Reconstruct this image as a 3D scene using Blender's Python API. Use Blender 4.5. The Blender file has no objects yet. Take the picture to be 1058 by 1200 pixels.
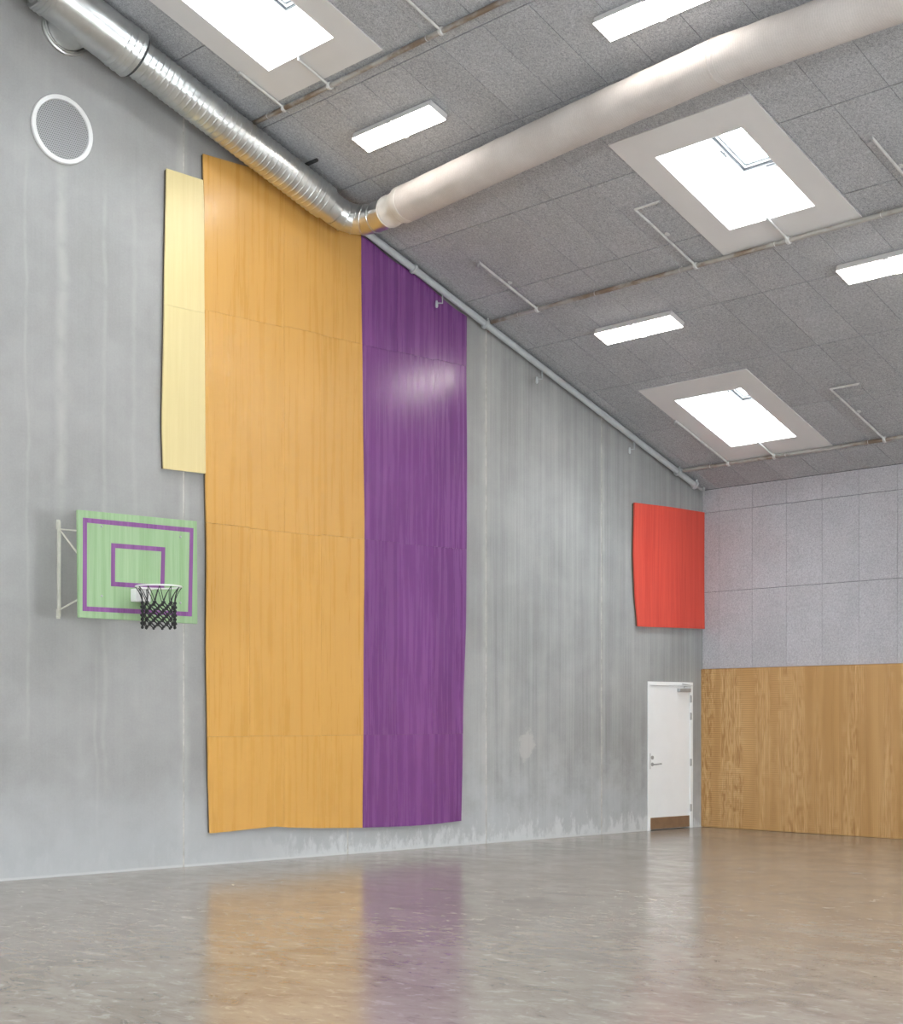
import bpy, bmesh, math, random
from mathutils import Vector, Matrix

# ------------------------------------------------------------------ camera, world, exposure
scene = bpy.context.scene
COL = scene.collection
YAW, F_PX, HORIZON = 0.814350733, 1794.395, 843.343
cam_d = bpy.data.cameras.new('camera')
cam_d.sensor_fit = 'HORIZONTAL'; cam_d.sensor_width = 36.0
cam_d.lens = 36.0 * F_PX / 1058.0
cam_d.shift_y = (HORIZON - 600.0) / 1058.0
cam_d.clip_end = 200
cam = bpy.data.objects.new('camera', cam_d); COL.objects.link(cam)
cam.location = (-18.6793, -14.2572, 1.62)
cam.rotation_euler = (math.pi / 2, 0, YAW - math.pi / 2)
scene.camera = cam

SKY = 32.0            # overcast sky radiance
LAMP = 13.0           # luminaire diffusers
world = bpy.data.worlds.new('overcast_sky'); scene.world = world
world.use_nodes = True
bg = world.node_tree.nodes['Background']
bg.inputs[0].default_value = (0.93, 0.965, 1.0, 1); bg.inputs[1].default_value = SKY
scene.view_settings.view_transform = 'Standard'
scene.view_settings.look = 'None'
scene.view_settings.gamma = 1.0
scene.view_settings.use_curve_mapping = False
scene.view_settings.exposure = 1.02
scene.cycles.use_denoising = True
scene.cycles.max_bounces = 10
scene.cycles.diffuse_bounces = 6
scene.cycles.glossy_bounces = 4
scene.cycles.sample_clamp_indirect = 8.0

# ------------------------------------------------------------------ place constants (metres)
ZC, SL = 5.09, 0.37                    # eaves height, roof slope
NRM = Vector((SL, 0, 1)).normalized()  # roof normal (upwards)
SDIR = Vector((1, 0, -SL)).normalized()  # down the slope
CT = 1 / math.hypot(1, SL)
RIDGE, REAR, RIGHT = -13.0, -26.0, -20.0
def ceil_z(x): return ZC - SL * x if x > RIDGE else ZC + SL * (x - REAR)
def cp(x, y, off=0.0):                 # point 'off' below the ceiling, foot at (x, y)
    return Vector((x, y, ZC - SL * x)) - NRM * off
rnd = random.Random(7)

# ------------------------------------------------------------------ helpers
def new_obj(name, bm, mat=None, parent=None, smooth=False, recalc=True):
    me = bpy.data.meshes.new(name)
    if recalc: bmesh.ops.recalc_face_normals(bm, faces=bm.faces[:])
    if smooth:
        for f in bm.faces: f.smooth = True
    bm.to_mesh(me); bm.free()
    if smooth:
        try: me.set_sharp_from_angle(angle=math.radians(35))
        except Exception: pass
    o = bpy.data.objects.new(name, me); COL.objects.link(o)
    if mat: me.materials.append(mat)
    if parent: o.parent = parent
    return o
def empty(name, loc=(0, 0, 0), kind=None):
    o = bpy.data.objects.new(name, None); COL.objects.link(o)
    o.empty_display_size = 0.2; o.location = loc
    if kind: o['kind'] = kind
    return o
def tag(o, label, cat, group=None):
    o['label'] = label; o['category'] = cat
    if group: o['group'] = group
    return o
def root_at(name, loc):                # Empty at a thing's base; children given in world coordinates
    o = empty(name, loc); return o
def adopt(child, parent):              # keep world placement
    child.parent = parent
    child.matrix_parent_inverse = Matrix.Translation(-Vector(parent.location))
    return child
def B(): return bmesh.new()
def box(bm, x0, x1, y0, y1, z0, z1):
    vs = [bm.verts.new((x, y, z)) for x in (x0, x1) for y in (y0, y1) for z in (z0, z1)]
    for f in ((0, 1, 3, 2), (4, 6, 7, 5), (0, 4, 5, 1), (2, 3, 7, 6), (0, 2, 6, 4), (1, 5, 7, 3)):
        bm.faces.new([vs[i] for i in f])
    return vs
def hexa(bm, pts):                     # 8 points: 4 bottom loop, 4 top loop
    vs = [bm.verts.new(p) for p in pts]
    for f in ((3, 2, 1, 0), (4, 5, 6, 7), (0, 1, 5, 4), (1, 2, 6, 5), (2, 3, 7, 6), (3, 0, 4, 7)):
        bm.faces.new([vs[i] for i in f])
def prism_xz(bm, poly, y0, y1):
    a = [bm.verts.new((x, y0, z)) for x, z in poly]; b = [bm.verts.new((x, y1, z)) for x, z in poly]
    n = len(poly)
    bm.faces.new(a); bm.faces.new(b[::-1])
    for i in range(n): bm.faces.new((a[i], a[(i + 1) % n], b[(i + 1) % n], b[i]))
def prism_yz(bm, poly, x0, x1):
    a = [bm.verts.new((x0, y, z)) for y, z in poly]; b = [bm.verts.new((x1, y, z)) for y, z in poly]
    n = len(poly)
    bm.faces.new(a); bm.faces.new(b[::-1])
    for i in range(n): bm.faces.new((a[i], a[(i + 1) % n], b[(i + 1) % n], b[i]))
def frame_of(d):
    d = Vector(d).normalized()
    up = Vector((0, 0, 1)) if abs(d.z) < 0.95 else Vector((1, 0, 0))
    u = d.cross(up).normalized(); v = u.cross(d).normalized()
    return d, u, v
def ring(bm, c, u, v, r, n):
    return [bm.verts.new(c + u * (r * math.cos(2 * math.pi * i / n)) + v * (r * math.sin(2 * math.pi * i / n))) for i in range(n)]
def bridge(bm, a, b):
    n = len(a)
    for i in range(n): bm.faces.new((a[i], a[(i + 1) % n], b[(i + 1) % n], b[i]))
def lathe(bm, p0, d, prof, n=32, caps=True):   # prof: list of (distance along d, radius)
    d, u, v = frame_of(d); p0 = Vector(p0)
    rs = [ring(bm, p0 + d * t, u, v, r, n) for t, r in prof]
    for a, b in zip(rs, rs[1:]): bridge(bm, a, b)
    if caps: bm.faces.new(rs[0][::-1]); bm.faces.new(rs[-1])
def tube(bm, pts, r, n=8, caps=True):
    pts = [Vector(p) for p in pts]; rs = []
    d0 = (pts[1] - pts[0]).normalized(); _, u, v = frame_of(d0)
    for i, p in enumerate(pts):
        if i == 0: t = pts[1] - pts[0]
        elif i == len(pts) - 1: t = pts[-1] - pts[-2]
        else: t = (pts[i + 1] - pts[i]).normalized() + (pts[i] - pts[i - 1]).normalized()
        t.normalize()
        u = (u - t * u.dot(t)).normalized(); v = t.cross(u)
        rr = r[i] if isinstance(r, (list, tuple)) else r
        rs.append(ring(bm, p, u, v, rr, n))
    for a, b in zip(rs, rs[1:]): bridge(bm, a, b)
    if caps: bm.faces.new(rs[0][::-1]); bm.faces.new(rs[-1])
def torus(bm, c, R, r, axis, n=40, m=8):
    d, u, v = frame_of(axis); c = Vector(c); rs = []
    for i in range(n):
        a = 2 * math.pi * i / n; e = u * math.cos(a) + v * math.sin(a)
        rs.append([bm.verts.new(c + e * (R + r * math.cos(2 * math.pi * j / m)) + d * (r * math.sin(2 * math.pi * j / m))) for j in range(m)])
    for i in range(n): bridge(bm, rs[i], rs[(i + 1) % n])
def blob(bm, c, r):
    bmesh.ops.create_icosphere(bm, subdivisions=1, radius=r, matrix=Matrix.Translation(Vector(c)))
def bevel_all(bm, w):
    bmesh.ops.bevel(bm, geom=bm.edges[:], offset=w, segments=1, affect='EDGES', profile=0.5)
def interp(pts):
    pts = sorted(pts)
    def f(t):
        if t <= pts[0][0]: return pts[0][1]
        for (a, va), (b, vb) in zip(pts, pts[1:]):
            if t <= b:
                k = (t - a) / (b - a); k = k * k * (3 - 2 * k) * 0.5 + k * 0.5
                return va + (vb - va) * k
        return pts[-1][1]
    return f

# ------------------------------------------------------------------ material helpers
class NT:
    def __init__(self, name):
        self.m = bpy.data.materials.new(name); self.m.use_nodes = True
        self.t = self.m.node_tree; self.bsdf = self.t.nodes['Principled BSDF']
        self.tc = self.t.nodes.new('ShaderNodeTexCoord')
        self.coord = self.tc.outputs['Object']
    def node(self, kind, **kw):
        n = self.t.nodes.new(kind)
        for k, v in kw.items(): setattr(n, k, v)
        return n
    def put(self, sock, val):
        if val is None: return
        if hasattr(val, 'is_output'): self.t.links.new(val, sock)
        else: sock.default_value = val
    def set(self, **kw):
        for k, v in kw.items(): self.put(self.bsdf.inputs[k.replace('_', ' ')], v)
    def math(self, op, a, b=None, c=None, clamp=False):
        n = self.node('ShaderNodeMath', operation=op, use_clamp=clamp)
        self.put(n.inputs[0], a); self.put(n.inputs[1], b); self.put(n.inputs[2], c)
        return n.outputs[0]
    def mapping(self, scale=(1, 1, 1), loc=(0, 0, 0), rot=(0, 0, 0), vec=None):
        n = self.node('ShaderNodeMapping')
        self.put(n.inputs['Vector'], vec or self.coord)
        n.inputs['Scale'].default_value = scale; n.inputs['Rotation'].default_value = rot
        self.put(n.inputs['Location'], loc)
        return n.outputs[0]
    def noise(self, scale, detail=4, rough=0.55, vec=None, dist=0.0):
        n = self.node('ShaderNodeTexNoise')
        self.put(n.inputs['Vector'], vec or self.coord)
        n.inputs['Scale'].default_value = scale; n.inputs['Detail'].default_value = detail
        n.inputs['Roughness'].default_value = rough; n.inputs['Distortion'].default_value = dist
        return n.outputs['Fac']
    def remap(self, v, a, b, c=0.0, d=1.0, smooth=True):
        n = self.node('ShaderNodeMapRange', interpolation_type='SMOOTHSTEP' if smooth else 'LINEAR')
        self.put(n.inputs['Value'], v)
        for k, x in zip(('From Min', 'From Max', 'To Min', 'To Max'), (a, b, c, d)): self.put(n.inputs[k], x)
        return n.outputs['Result']
    def mix(self, fac, a, b, blend='MIX'):
        n = self.node('ShaderNodeMix', data_type='RGBA', blend_type=blend)
        self.put(n.inputs['Factor'], fac); self.put(n.inputs[6], col(a)); self.put(n.inputs[7], col(b))
        return n.outputs[2]
    def gain(self, color, k):              # colour * scalar
        n = self.node('ShaderNodeVectorMath', operation='SCALE')
        self.put(n.inputs[0], col(color)[:3] if isinstance(color, (tuple, list)) else color); self.put(n.inputs['Scale'], k)
        return n.outputs[0]
    def sep(self, vec=None):
        n = self.node('ShaderNodeSeparateXYZ'); self.put(n.inputs[0], vec or self.coord); return n.outputs
    def rand(self): return self.node('ShaderNodeObjectInfo').outputs['Random']
    def bump(self, h, strength=0.3, dist=0.01):
        n = self.node('ShaderNodeBump'); n.inputs['Strength'].default_value = strength
        n.inputs['Distance'].default_value = dist; self.put(n.inputs['Height'], h)
        self.put(self.bsdf.inputs['Normal'], n.outputs[0])
def col(c):
    if isinstance(c, (tuple, list)) and len(c) == 3: return (*c, 1.0)
    return c
def plain(name, c, rough=0.5, metal=0.0, var=0.05, scale=20):
    n = NT(name)
    k = n.remap(n.noise(scale), 0.3, 0.7, 1 - var, 1 + var)
    n.set(Base_Color=n.gain(c, k), Roughness=rough, Metallic=metal)
    return n.m

# concrete ---------------------------------------------------------
def mat_concrete():
    n = NT('cast_concrete')
    X, Y, Z = n.sep()
    big = n.noise(0.55, 4, 0.6)
    mid = n.noise(2.6, 5, 0.6, dist=0.4)
    fine = n.noise(45, 3, 0.6)
    streak = n.noise(1.0, 5, 0.65, vec=n.mapping((9, 1, 0.22)))
    hair = n.noise(1.0, 3, 0.7, vec=n.mapping((42, 1, 0.35)))
    # troweled arcs and clean face on the panels far from the corner, hard vertical run marks near the corner
    side = n.remap(X, -5.5, -4.3)
    base = n.mix(n.remap(big, 0.35, 0.65), (0.310, 0.306, 0.300), (0.352, 0.348, 0.343))
    base = n.mix(n.math('MULTIPLY', side, 0.7), base, n.mix(n.remap(big, 0.35, 0.65), (0.300, 0.307, 0.305), (0.375, 0.380, 0.376)))
    k = n.math('ADD', n.remap(mid, 0.3, 0.7, 0.955, 1.045), n.remap(fine, 0.3, 0.7, -0.025, 0.025))
    sa = n.math('MULTIPLY_ADD', side, 0.27, 0.06)
    k = n.math('ADD', k, n.math('MULTIPLY', n.math('SUBTRACT', streak, 0.5), n.math('MULTIPLY', sa, 2.0)))
    k = n.math('ADD', k, n.math('MULTIPLY', n.math('SUBTRACT', hair, 0.5), n.math('MULTIPLY', sa, 1.3)))
    k = n.math('ADD', k, n.remap(n.rand(), 0, 1, -0.03, 0.03))
    base = n.gain(base, k)
    # pale vertical runs
    wob = n.math('MULTIPLY', n.math('SUBTRACT', n.noise(1.2, 3), 0.5), 0.16)
    Xw = n.math('ADD', X, wob)
    run = None
    for (x0, w, s, za, zb) in ((-10.76, 0.10, 0.5, 3.8, 7.6), (-11.15, 0.03, 0.3, 1.5, 7.5), (-10.25, 0.04, 0.28, 1.0, 7.4), (-9.9, 0.05, 0.2, 3.5, 7.6), (-10.35, 0.03, 0.25, 0.4, 2.4),
                               (-9.27, 0.10, 0.5, 0.0, 9.0), (-4.62, 0.10, 0.5, 0.0, 7.0), (-2.31, 0.08, 0.5, 0.0, 6.0),
                               (-4.2, 0.16, 0.4, 1.6, 2.5), (-3.55, 0.12, 0.3, 0.9, 2.6)):
        g = n.remap(n.math('ABSOLUTE', n.math('SUBTRACT', Xw, x0)), 0.0, w, s, 0.0)
        g = n.math('MULTIPLY', g, n.math('MULTIPLY', n.remap(Z, za - 0.4, za + 0.4), n.remap(Z, zb + 0.2, zb - 0.6)))
        run = g if run is None else n.math('MAXIMUM', run, g)
    run = n.math('MULTIPLY', run, n.remap(n.noise(3.5, 4), 0.3, 0.6, 0.25, 1.0))
    base = n.mix(run, base, (0.49, 0.48, 0.465))
    # repair patch
    d = n.math('SQRT', n.math('ADD', n.math('POWER', n.math('MULTIPLY', n.math('SUBTRACT', X, -3.83), 1.5), 2.0), n.math('POWER', n.math('SUBTRACT', Z, 1.27), 2.0)))
    d = n.math('ADD', d, n.math('MULTIPLY', n.math('SUBTRACT', n.noise(6, 5, 0.7), 0.5), 0.5))
    base = n.mix(n.remap(d, 0.17, 0.24, 0.55, 0.0), base, (0.50, 0.49, 0.47))
    # lime bloom rising from the floor
    h = n.math('ADD', Z, n.math('MULTIPLY', n.math('SUBTRACT', n.noise(1.0, 6, 0.7, vec=n.mapping((7, 1, 3.2))), 0.5), -1.5))
    base = n.mix(n.math('MULTIPLY', n.remap(h, 0.0, 0.24, 0.95, 0.0), n.remap(X, -8.6, -7.0, 0.15, 1.0)), base, (0.66, 0.66, 0.65))
    base = n.mix(n.remap(n.math('ADD', Z, n.math('MULTIPLY', mid, 0.03)), 0.03, 0.05, 0.8, 0.0), base, (0.66, 0.65, 0.62))
    h2 = n.math('ADD', Z, n.math('MULTIPLY', n.math('SUBTRACT', n.noise(2.6, 6, 0.7), 0.5), n.remap(X, -8.6, -5.5, -0.9, -2.4)))
    base = n.mix(n.remap(h2, 0.1, 1.3, 0.55, 0.0), base, (0.50, 0.52, 0.54))
    n.set(Base_Color=base, Roughness=n.remap(mid, 0.3, 0.7, 0.5, 0.68), Specular_IOR_Level=0.35)
    n.bump(n.math('ADD', n.math('MULTIPLY', mid, 0.6), n.math('MULTIPLY', fine, 0.25)), 0.25, 0.01)
    return n.m
def mat_joint():
    n = NT('joint_mortar')
    v = n.noise(6, 5, 0.7)
    n.set(Base_Color=n.mix(n.remap(v, 0.35, 0.65), (0.38, 0.37, 0.345), (0.56, 0.545, 0.51)), Roughness=0.8)
    n.bump(n.noise(30, 4), 0.5, 0.01)
    return n.m
# wood wool panels ---------------------------------------------------
def mat_woodwool(name, dark, light, var=0.05):
    n = NT(name)
    shift = n.node('ShaderNodeVectorMath', operation='ADD')
    n.put(shift.inputs[0], n.coord)
    cmb = n.node('ShaderNodeCombineXYZ'); r = n.math('MULTIPLY', n.rand(), 37.0)
    for i in range(3): n.put(cmb.inputs[i], r)
    n.put(shift.inputs[1], cmb.outputs[0])
    v = shift.outputs[0]
    f1 = n.noise(48, 3, 0.75, vec=v, dist=1.2); f2 = n.noise(120, 2, 0.6, vec=v, dist=0.8); f3 = n.noise(1.6, 4, 0.6, vec=v)
    m = n.math('ADD', n.math('MULTIPLY', f1, 0.7), n.math('MULTIPLY', f2, 0.3))
    c = n.mix(n.remap(m, 0.36, 0.64), dark, light)
    k = n.math('ADD', n.remap(f3, 0.3, 0.7, 0.95, 1.05), n.remap(n.rand(), 0, 1, -var, var))
    n.set(Base_Color=n.gain(c, k), Roughness=0.92, Specular_IOR_Level=0.15)
    n.bump(f1, 0.6, 0.006)
    return n.m
# perforated plywood --------------------------------------------------
def mat_perfply():
    n = NT('perforated_plywood')
    X, Y, Z = n.sep()
    v = n.mapping((1, 1, 1))
    w1 = n.noise(1.0, 4, 0.6, vec=n.mapping((1, 2.2, 0.28)), dist=0.5)
    w2 = n.node('ShaderNodeTexWave', wave_type='BANDS', bands_direction='Y', wave_profile='SAW')
    n.put(w2.inputs['Vector'], n.mapping((1, 1, 0.10)))
    w2.inputs['Scale'].default_value = 2.2; w2.inputs['Distortion'].default_value = 9.0
    w2.inputs['Detail'].default_value = 4; w2.inputs['Detail Scale'].default_value = 1.6
    fig = n.noise(1.0, 5, 0.72, vec=n.mapping((1, 30, 5.0)), dist=1.4)
    c = n.mix(n.remap(w1, 0.35, 0.65), (0.47, 0.262, 0.095), (0.58, 0.345, 0.145))
    zone = n.remap(n.noise(1.0, 3, 0.5, vec=n.mapping((1, 2.6, 0.12), loc=(3, 5, 1))), 0.40, 0.54)
    c = n.mix(n.math('MULTIPLY', zone, n.remap(fig, 0.44, 0.60, 0.0, 0.75)), c, (0.70, 0.46, 0.23))
    c = n.mix(n.math('MULTIPLY', zone, n.remap(fig, 0.50, 0.38, 0.0, 0.75)), c, (0.33, 0.155, 0.045))
    c = n.mix(n.remap(w2.outputs['Fac'], 0.2, 1.0, 0.0, 0.22), c, (0.36, 0.19, 0.065))
    p = 0.031
    fy = n.math('SUBTRACT', n.math('FRACT', n.math('DIVIDE', Y, p)), 0.5)
    fz = n.math('SUBTRACT', n.math('FRACT', n.math('DIVIDE', Z, p)), 0.5)
    dd = n.math('SQRT', n.math('ADD', n.math('MULTIPLY', fy, fy), n.math('MULTIPLY', fz, fz)))
    hole = n.remap(dd, 0.20, 0.26, 1.0, 0.0)
    c = n.mix(n.math('MULTIPLY', hole, 0.65), c, (0.10, 0.045, 0.014))
    n.set(Base_Color=c, Roughness=0.55, Specular_IOR_Level=0.3)
    n.bump(hole, -0.6, 0.004)
    return n.m
# stained sheets -------------------------------------------------------
def mat_stain(name, c, c2, rough=0.34, var=0.05, streak=0.55, coat=0.3):
    n = NT(name)
    r = n.math('MULTIPLY', n.rand(), 23.0)
    cmb = n.node('ShaderNodeCombineXYZ')
    for i in range(3): n.put(cmb.inputs[i], r)
    a = n.noise(1.0, 5, 0.65, vec=n.mapping((16, 16, 0.5), loc=cmb.outputs[0]))
    b = n.noise(1.0, 3, 0.7, vec=n.mapping((70, 70, 1.3), loc=cmb.outputs[0]))
    m = n.math('ADD', n.math('MULTIPLY', a, 0.65), n.math('MULTIPLY', b, 0.35))
    base = n.mix(n.remap(m, 0.5 - 0.22 / streak * 0.6, 0.5 + 0.22 / streak * 0.6), c, c2)
    base = n.gain(base, n.remap(n.rand(), 0, 1, 1 - var, 1 + var))
    n.set(Base_Color=base, Roughness=n.remap(a, 0.3, 0.7, rough - 0.04, rough + 0.06), Specular_IOR_Level=0.5)
    n.bump(m, 0.06, 0.003)
    return n.m
def mat_floor():
    n = NT('polished_floor')
    n.coord = n.mapping((1.25, 0.7, 1), rot=(0, 0, 0.25))
    a = n.noise(0.6, 5, 0.6, dist=0.3); b = n.noise(2.2, 6, 0.68, dist=0.8); c = n.noise(9, 6, 0.68, dist=0.7); s = n.noise(40, 3, 0.6)
    base = n.mix(n.remap(a, 0.35, 0.65), (0.208, 0.174, 0.142), (0.262, 0.224, 0.187))
    base = n.mix(n.remap(b, 0.40, 0.68, 0.0, 0.7), base, (0.315, 0.280, 0.238))
    base = n.mix(n.remap(b, 0.46, 0.30, 0.0, 0.6), base, (0.135, 0.112, 0.090))
    base = n.mix(n.remap(c, 0.52, 0.70, 0.0, 0.65), base, (0.40, 0.37, 0.335))
    base = n.mix(n.remap(c, 0.46, 0.30, 0.0, 0.5), base, (0.13, 0.108, 0.087))
    base = n.mix(n.remap(s, 0.62, 0.78, 0.0, 0.2), base, (0.5, 0.47, 0.43))
    n.set(Base_Color=base, Roughness=n.math('ADD', n.remap(b, 0.3, 0.7, 0.215, 0.16), n.remap(c, 0.3, 0.7, 0.04, 0.0)), Specular_IOR_Level=0.62)
    n.bump(n.math('ADD', n.math('MULTIPLY', b, 0.7), n.math('MULTIPLY', c, 0.3)), 0.04, 0.002)
    return n.m
def mat_metal():
    n = NT('galvanised_steel')
    k = n.noise(5, 4)
    c = n.mix(n.remap(k, 0.35, 0.65), (0.62, 0.63, 0.63), (0.70, 0.71, 0.70))
    n.set(Base_Color=c, Metallic=1.0, Roughness=n.remap(k, 0.3, 0.7, 0.29, 0.34))
    return n.m
def mat_fabric():
    n = NT('duct_fabric')
    X, Y, Z = n.sep()
    f = n.noise(90, 2); g = n.noise(2.0, 4)
    weave = n.math('SINE', n.math('MULTIPLY', Y, 260.0))
    c = n.mix(n.remap(g, 0.35, 0.65), (0.50, 0.46, 0.435), (0.56, 0.52, 0.495))
    c = n.gain(c, n.math('ADD', n.remap(f, 0.3, 0.7, 0.96, 1.04), n.math('MULTIPLY', weave, 0.03)))
    n.set(Base_Color=c, Roughness=0.85, Specular_IOR_Level=0.2)
    n.bump(n.noise(7, 3, 0.5, vec=n.mapping((1, 3, 1))), 0.35, 0.02)
    return n.m
def mat_glass():
    n = NT('window_glass'); t = n.t
    t.nodes.remove(n.bsdf)
    out = next(x for x in t.nodes if x.type == 'OUTPUT_MATERIAL')
    tr = n.node('ShaderNodeBsdfTransparent'); tr.inputs[0].default_value = (0.95, 0.97, 0.97, 1)
    gl = n.node('ShaderNodeBsdfGlossy'); gl.inputs['Roughness'].default_value = 0.02
    lw = n.node('ShaderNodeLayerWeight'); lw.inputs['Blend'].default_value = 0.5
    fr = n.node('ShaderNodeMath', operation='MULTIPLY_ADD')
    n.put(fr.inputs[0], n.math('POWER', lw.outputs['Facing'], 5.0)); fr.inputs[1].default_value = 0.9; fr.inputs[2].default_value = 0.03
    mx = n.node('ShaderNodeMixShader')
    t.links.new(fr.outputs[0], mx.inputs[0]); t.links.new(tr.outputs[0], mx.inputs[1]); t.links.new(gl.outputs[0], mx.inputs[2])
    t.links.new(mx.outputs[0], out.inputs['Surface'])
    return n.m
def mat_lamp():
    n = NT('lit_diffuser')
    k = n.remap(n.noise(3), 0.3, 0.7, LAMP * 0.95, LAMP * 1.05)
    n.set(Base_Color=(0.9, 0.88, 0.84, 1), Roughness=0.5, Emission_Color=(1.0, 0.94, 0.88, 1), Emission_Strength=k)
    return n.m
def mat_grille():
    n = NT('perforated_grille')
    X, Y, Z = n.sep()
    p = 0.022
    row = n.math('FLOOR', n.math('DIVIDE', Z, p))
    sh = n.math('MULTIPLY', n.math('MODULO', row, 2.0), 0.5)
    fx = n.math('SUBTRACT', n.math('FRACT', n.math('ADD', n.math('DIVIDE', X, p), sh)), 0.5)
    fz = n.math('SUBTRACT', n.math('FRACT', n.math('DIVIDE', Z, p)), 0.5)
    d = n.math('SQRT', n.math('ADD', n.math('MULTIPLY', fx, fx), n.math('MULTIPLY', fz, fz)))
    hole = n.remap(d, 0.24, 0.34, 1.0, 0.0)
    n.set(Base_Color=n.mix(hole, (0.30, 0.295, 0.30), (0.06, 0.06, 0.065)), Roughness=0.55)
    return n.m
def mat_pipe_stained():
    n = NT('stained_pipe')
    v = n.noise(1.0, 5, 0.65, vec=n.mapping((3, 1.6, 3)))
    n.set(Base_Color=n.mix(n.remap(v, 0.42, 0.62), (0.42, 0.41, 0.39), (0.22, 0.165, 0.12)), Roughness=0.5, Metallic=0.3)
    return n.m

M = dict(
    concrete=mat_concrete(), joint=mat_joint(),
    ceil=mat_woodwool('grey_woodwool', (0.268, 0.272, 0.284), (0.520, 0.526, 0.546), 0.02),
    wool=mat_woodwool('pale_woodwool', (0.36, 0.35, 0.375), (0.56, 0.55, 0.575), 0.015),
    ply=mat_perfply(), floor=mat_floor(), metal=mat_metal(), fabric=mat_fabric(), glass=mat_glass(),
    lamp=mat_lamp(), grille=mat_grille(), stained=mat_pipe_stained(),
    orange=mat_stain('orange_stain', (0.56, 0.295, 0.068), (0.655, 0.365, 0.098), 0.28, 0.02, 0.30),
    yellow=mat_stain('yellow_stain', (0.66, 0.535, 0.255), (0.74, 0.625, 0.33), 0.36, 0.02, 0.4),
    purple=mat_stain('purple_stain', (0.125, 0.033, 0.16), (0.24, 0.080, 0.27), 0.26, 0.06, 0.42),
    red=mat_stain('red_stain', (0.56, 0.050, 0.032), (0.68, 0.085, 0.055), 0.42, 0.05, 0.8),
    green=mat_stain('green_stain', (0.235, 0.385, 0.19), (0.36, 0.51, 0.30), 0.45, 0.02, 0.6),
    stripe=mat_stain('purple_stripe', (0.17, 0.05, 0.20), (0.27, 0.10, 0.31), 0.5, 0.02, 0.7),
    edge=plain('shaded_board_edge', (0.10, 0.075, 0.05), 0.7),  # backing boards; the dark tone paints in their shaded sides
    white=plain('white_paint', (0.78, 0.775, 0.77), 0.5, 0, 0.015, 3),
    doorwhite=plain('door_enamel', (0.87, 0.885, 0.90), 0.35, 0, 0.015, 3),
    trim=plain('skylight_board', (0.66, 0.645, 0.64), 0.75, 0, 0.02, 2),
    shaft=plain('shaft_paint', (0.84, 0.85, 0.86), 0.6, 0, 0.01, 3),
    housing=plain('lamp_housing', (0.66, 0.64, 0.64), 0.4, 0, 0.02, 8),
    greypipe=plain('grey_pipe_paint', (0.46, 0.485, 0.50), 0.35, 0, 0.05, 6),
    smallpipe=plain('zinc_pipe', (0.62, 0.62, 0.61), 0.35, 0.15, 0.12, 9),
    steel=plain('brushed_steel', (0.42, 0.42, 0.425), 0.4, 0.35, 0.05, 30),
    bronze=plain('brown_kick_plate', (0.27, 0.17, 0.10), 0.4, 0.3, 0.10, 6),
    black=plain('black_cord', (0.022, 0.022, 0.024), 0.7, 0, 0.1, 60),
    cream=plain('cream_bracket', (0.60, 0.59, 0.52), 0.45, 0, 0.06, 12),
    darksteel=plain('dark_steel', (0.05, 0.05, 0.052), 0.6, 0.3, 0.1, 20),
    slab=plain('roof_slab', (0.055, 0.055, 0.058), 0.95, 0, 0.05, 3),
    collar=plain('white_collar', (0.66, 0.64, 0.61), 0.6, 0, 0.04, 12),
    gasket_and_gap=plain('rubber_and_gap', (0.048, 0.052, 0.056), 0.7, 0, 0.05, 12),
)

# ------------------------------------------------------------------ floor and plain walls
bm = B(); box(bm, REAR - 0.3, 0.3, RIGHT - 0.3, 0.3, -0.2, 0.0)
floor = new_obj('floor', bm, M['floor']); floor['kind'] = 'structure'
floor['label'] = 'polished brown grey concrete floor reflecting the wall panels'

# left gable wall: backing with one cast element after another
gable = lambda x0, x1: [(x0, 0), (x1, 0), (x1, ceil_z(x1)), (x0, ceil_z(x0))]
bm = B()
prism_xz(bm, [(0.3, -0.1), (0.3, ZC + 0.3), (RIDGE, ceil_z(RIDGE) + 0.5), (REAR - 0.3, ZC + 0.3), (REAR - 0.3, -0.1)], 0.12, 0.40)
wall_left = new_obj('wall_left', bm, M['joint']); wall_left['kind'] = 'structure'
wall_left['label'] = 'tall grey cast concrete gable wall with vertical joints'
DX0, DX1, DZ = -1.302, -0.250, 2.178
xs = [0.0, -2.311, -4.6, -6.94, -9.27, -11.6, RIDGE]
xs += [-15.3, -17.6, -19.9, -22.2, -24.5, REAR]
for xb, xa in zip(xs, xs[1:]):
    g = 0.012
    a, b = xa + g, xb - (g if xb < 0 else 0)
    bm = B()
    if xb == 0.0:
        prism_xz(bm, [(a, 0), (DX0, 0), (DX0, ceil_z(DX0) - .002), (a, ceil_z(a) - .002)], 0.0, 0.12)
        prism_xz(bm, [(DX1, 0), (b, 0), (b, ceil_z(b) - .002), (DX1, ceil_z(DX1) - .002)], 0.0, 0.12)
        prism_xz(bm, [(DX0, DZ), (DX1, DZ), (DX1, ceil_z(DX1) - .002), (DX0, ceil_z(DX0) - .002)], 0.0, 0.12)
    else:
        prism_xz(bm, [(a, 0), (b, 0), (b, ceil_z(b) - .002), (a, ceil_z(a) - .002)], 0.0, 0.12)
    new_obj('concrete_panel', bm, M['concrete'], wall_left)
    if xb < 0 and xb > -12:
        bm = B(); prism_xz(bm, [(xb - g, 0), (xb + g, 0), (xb + g, ceil_z(xb) - .01), (xb - g, ceil_z(xb) - .01)], 0.004, 0.10)
        new_obj('joint_filler', bm, M['joint'], wall_left)

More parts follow.
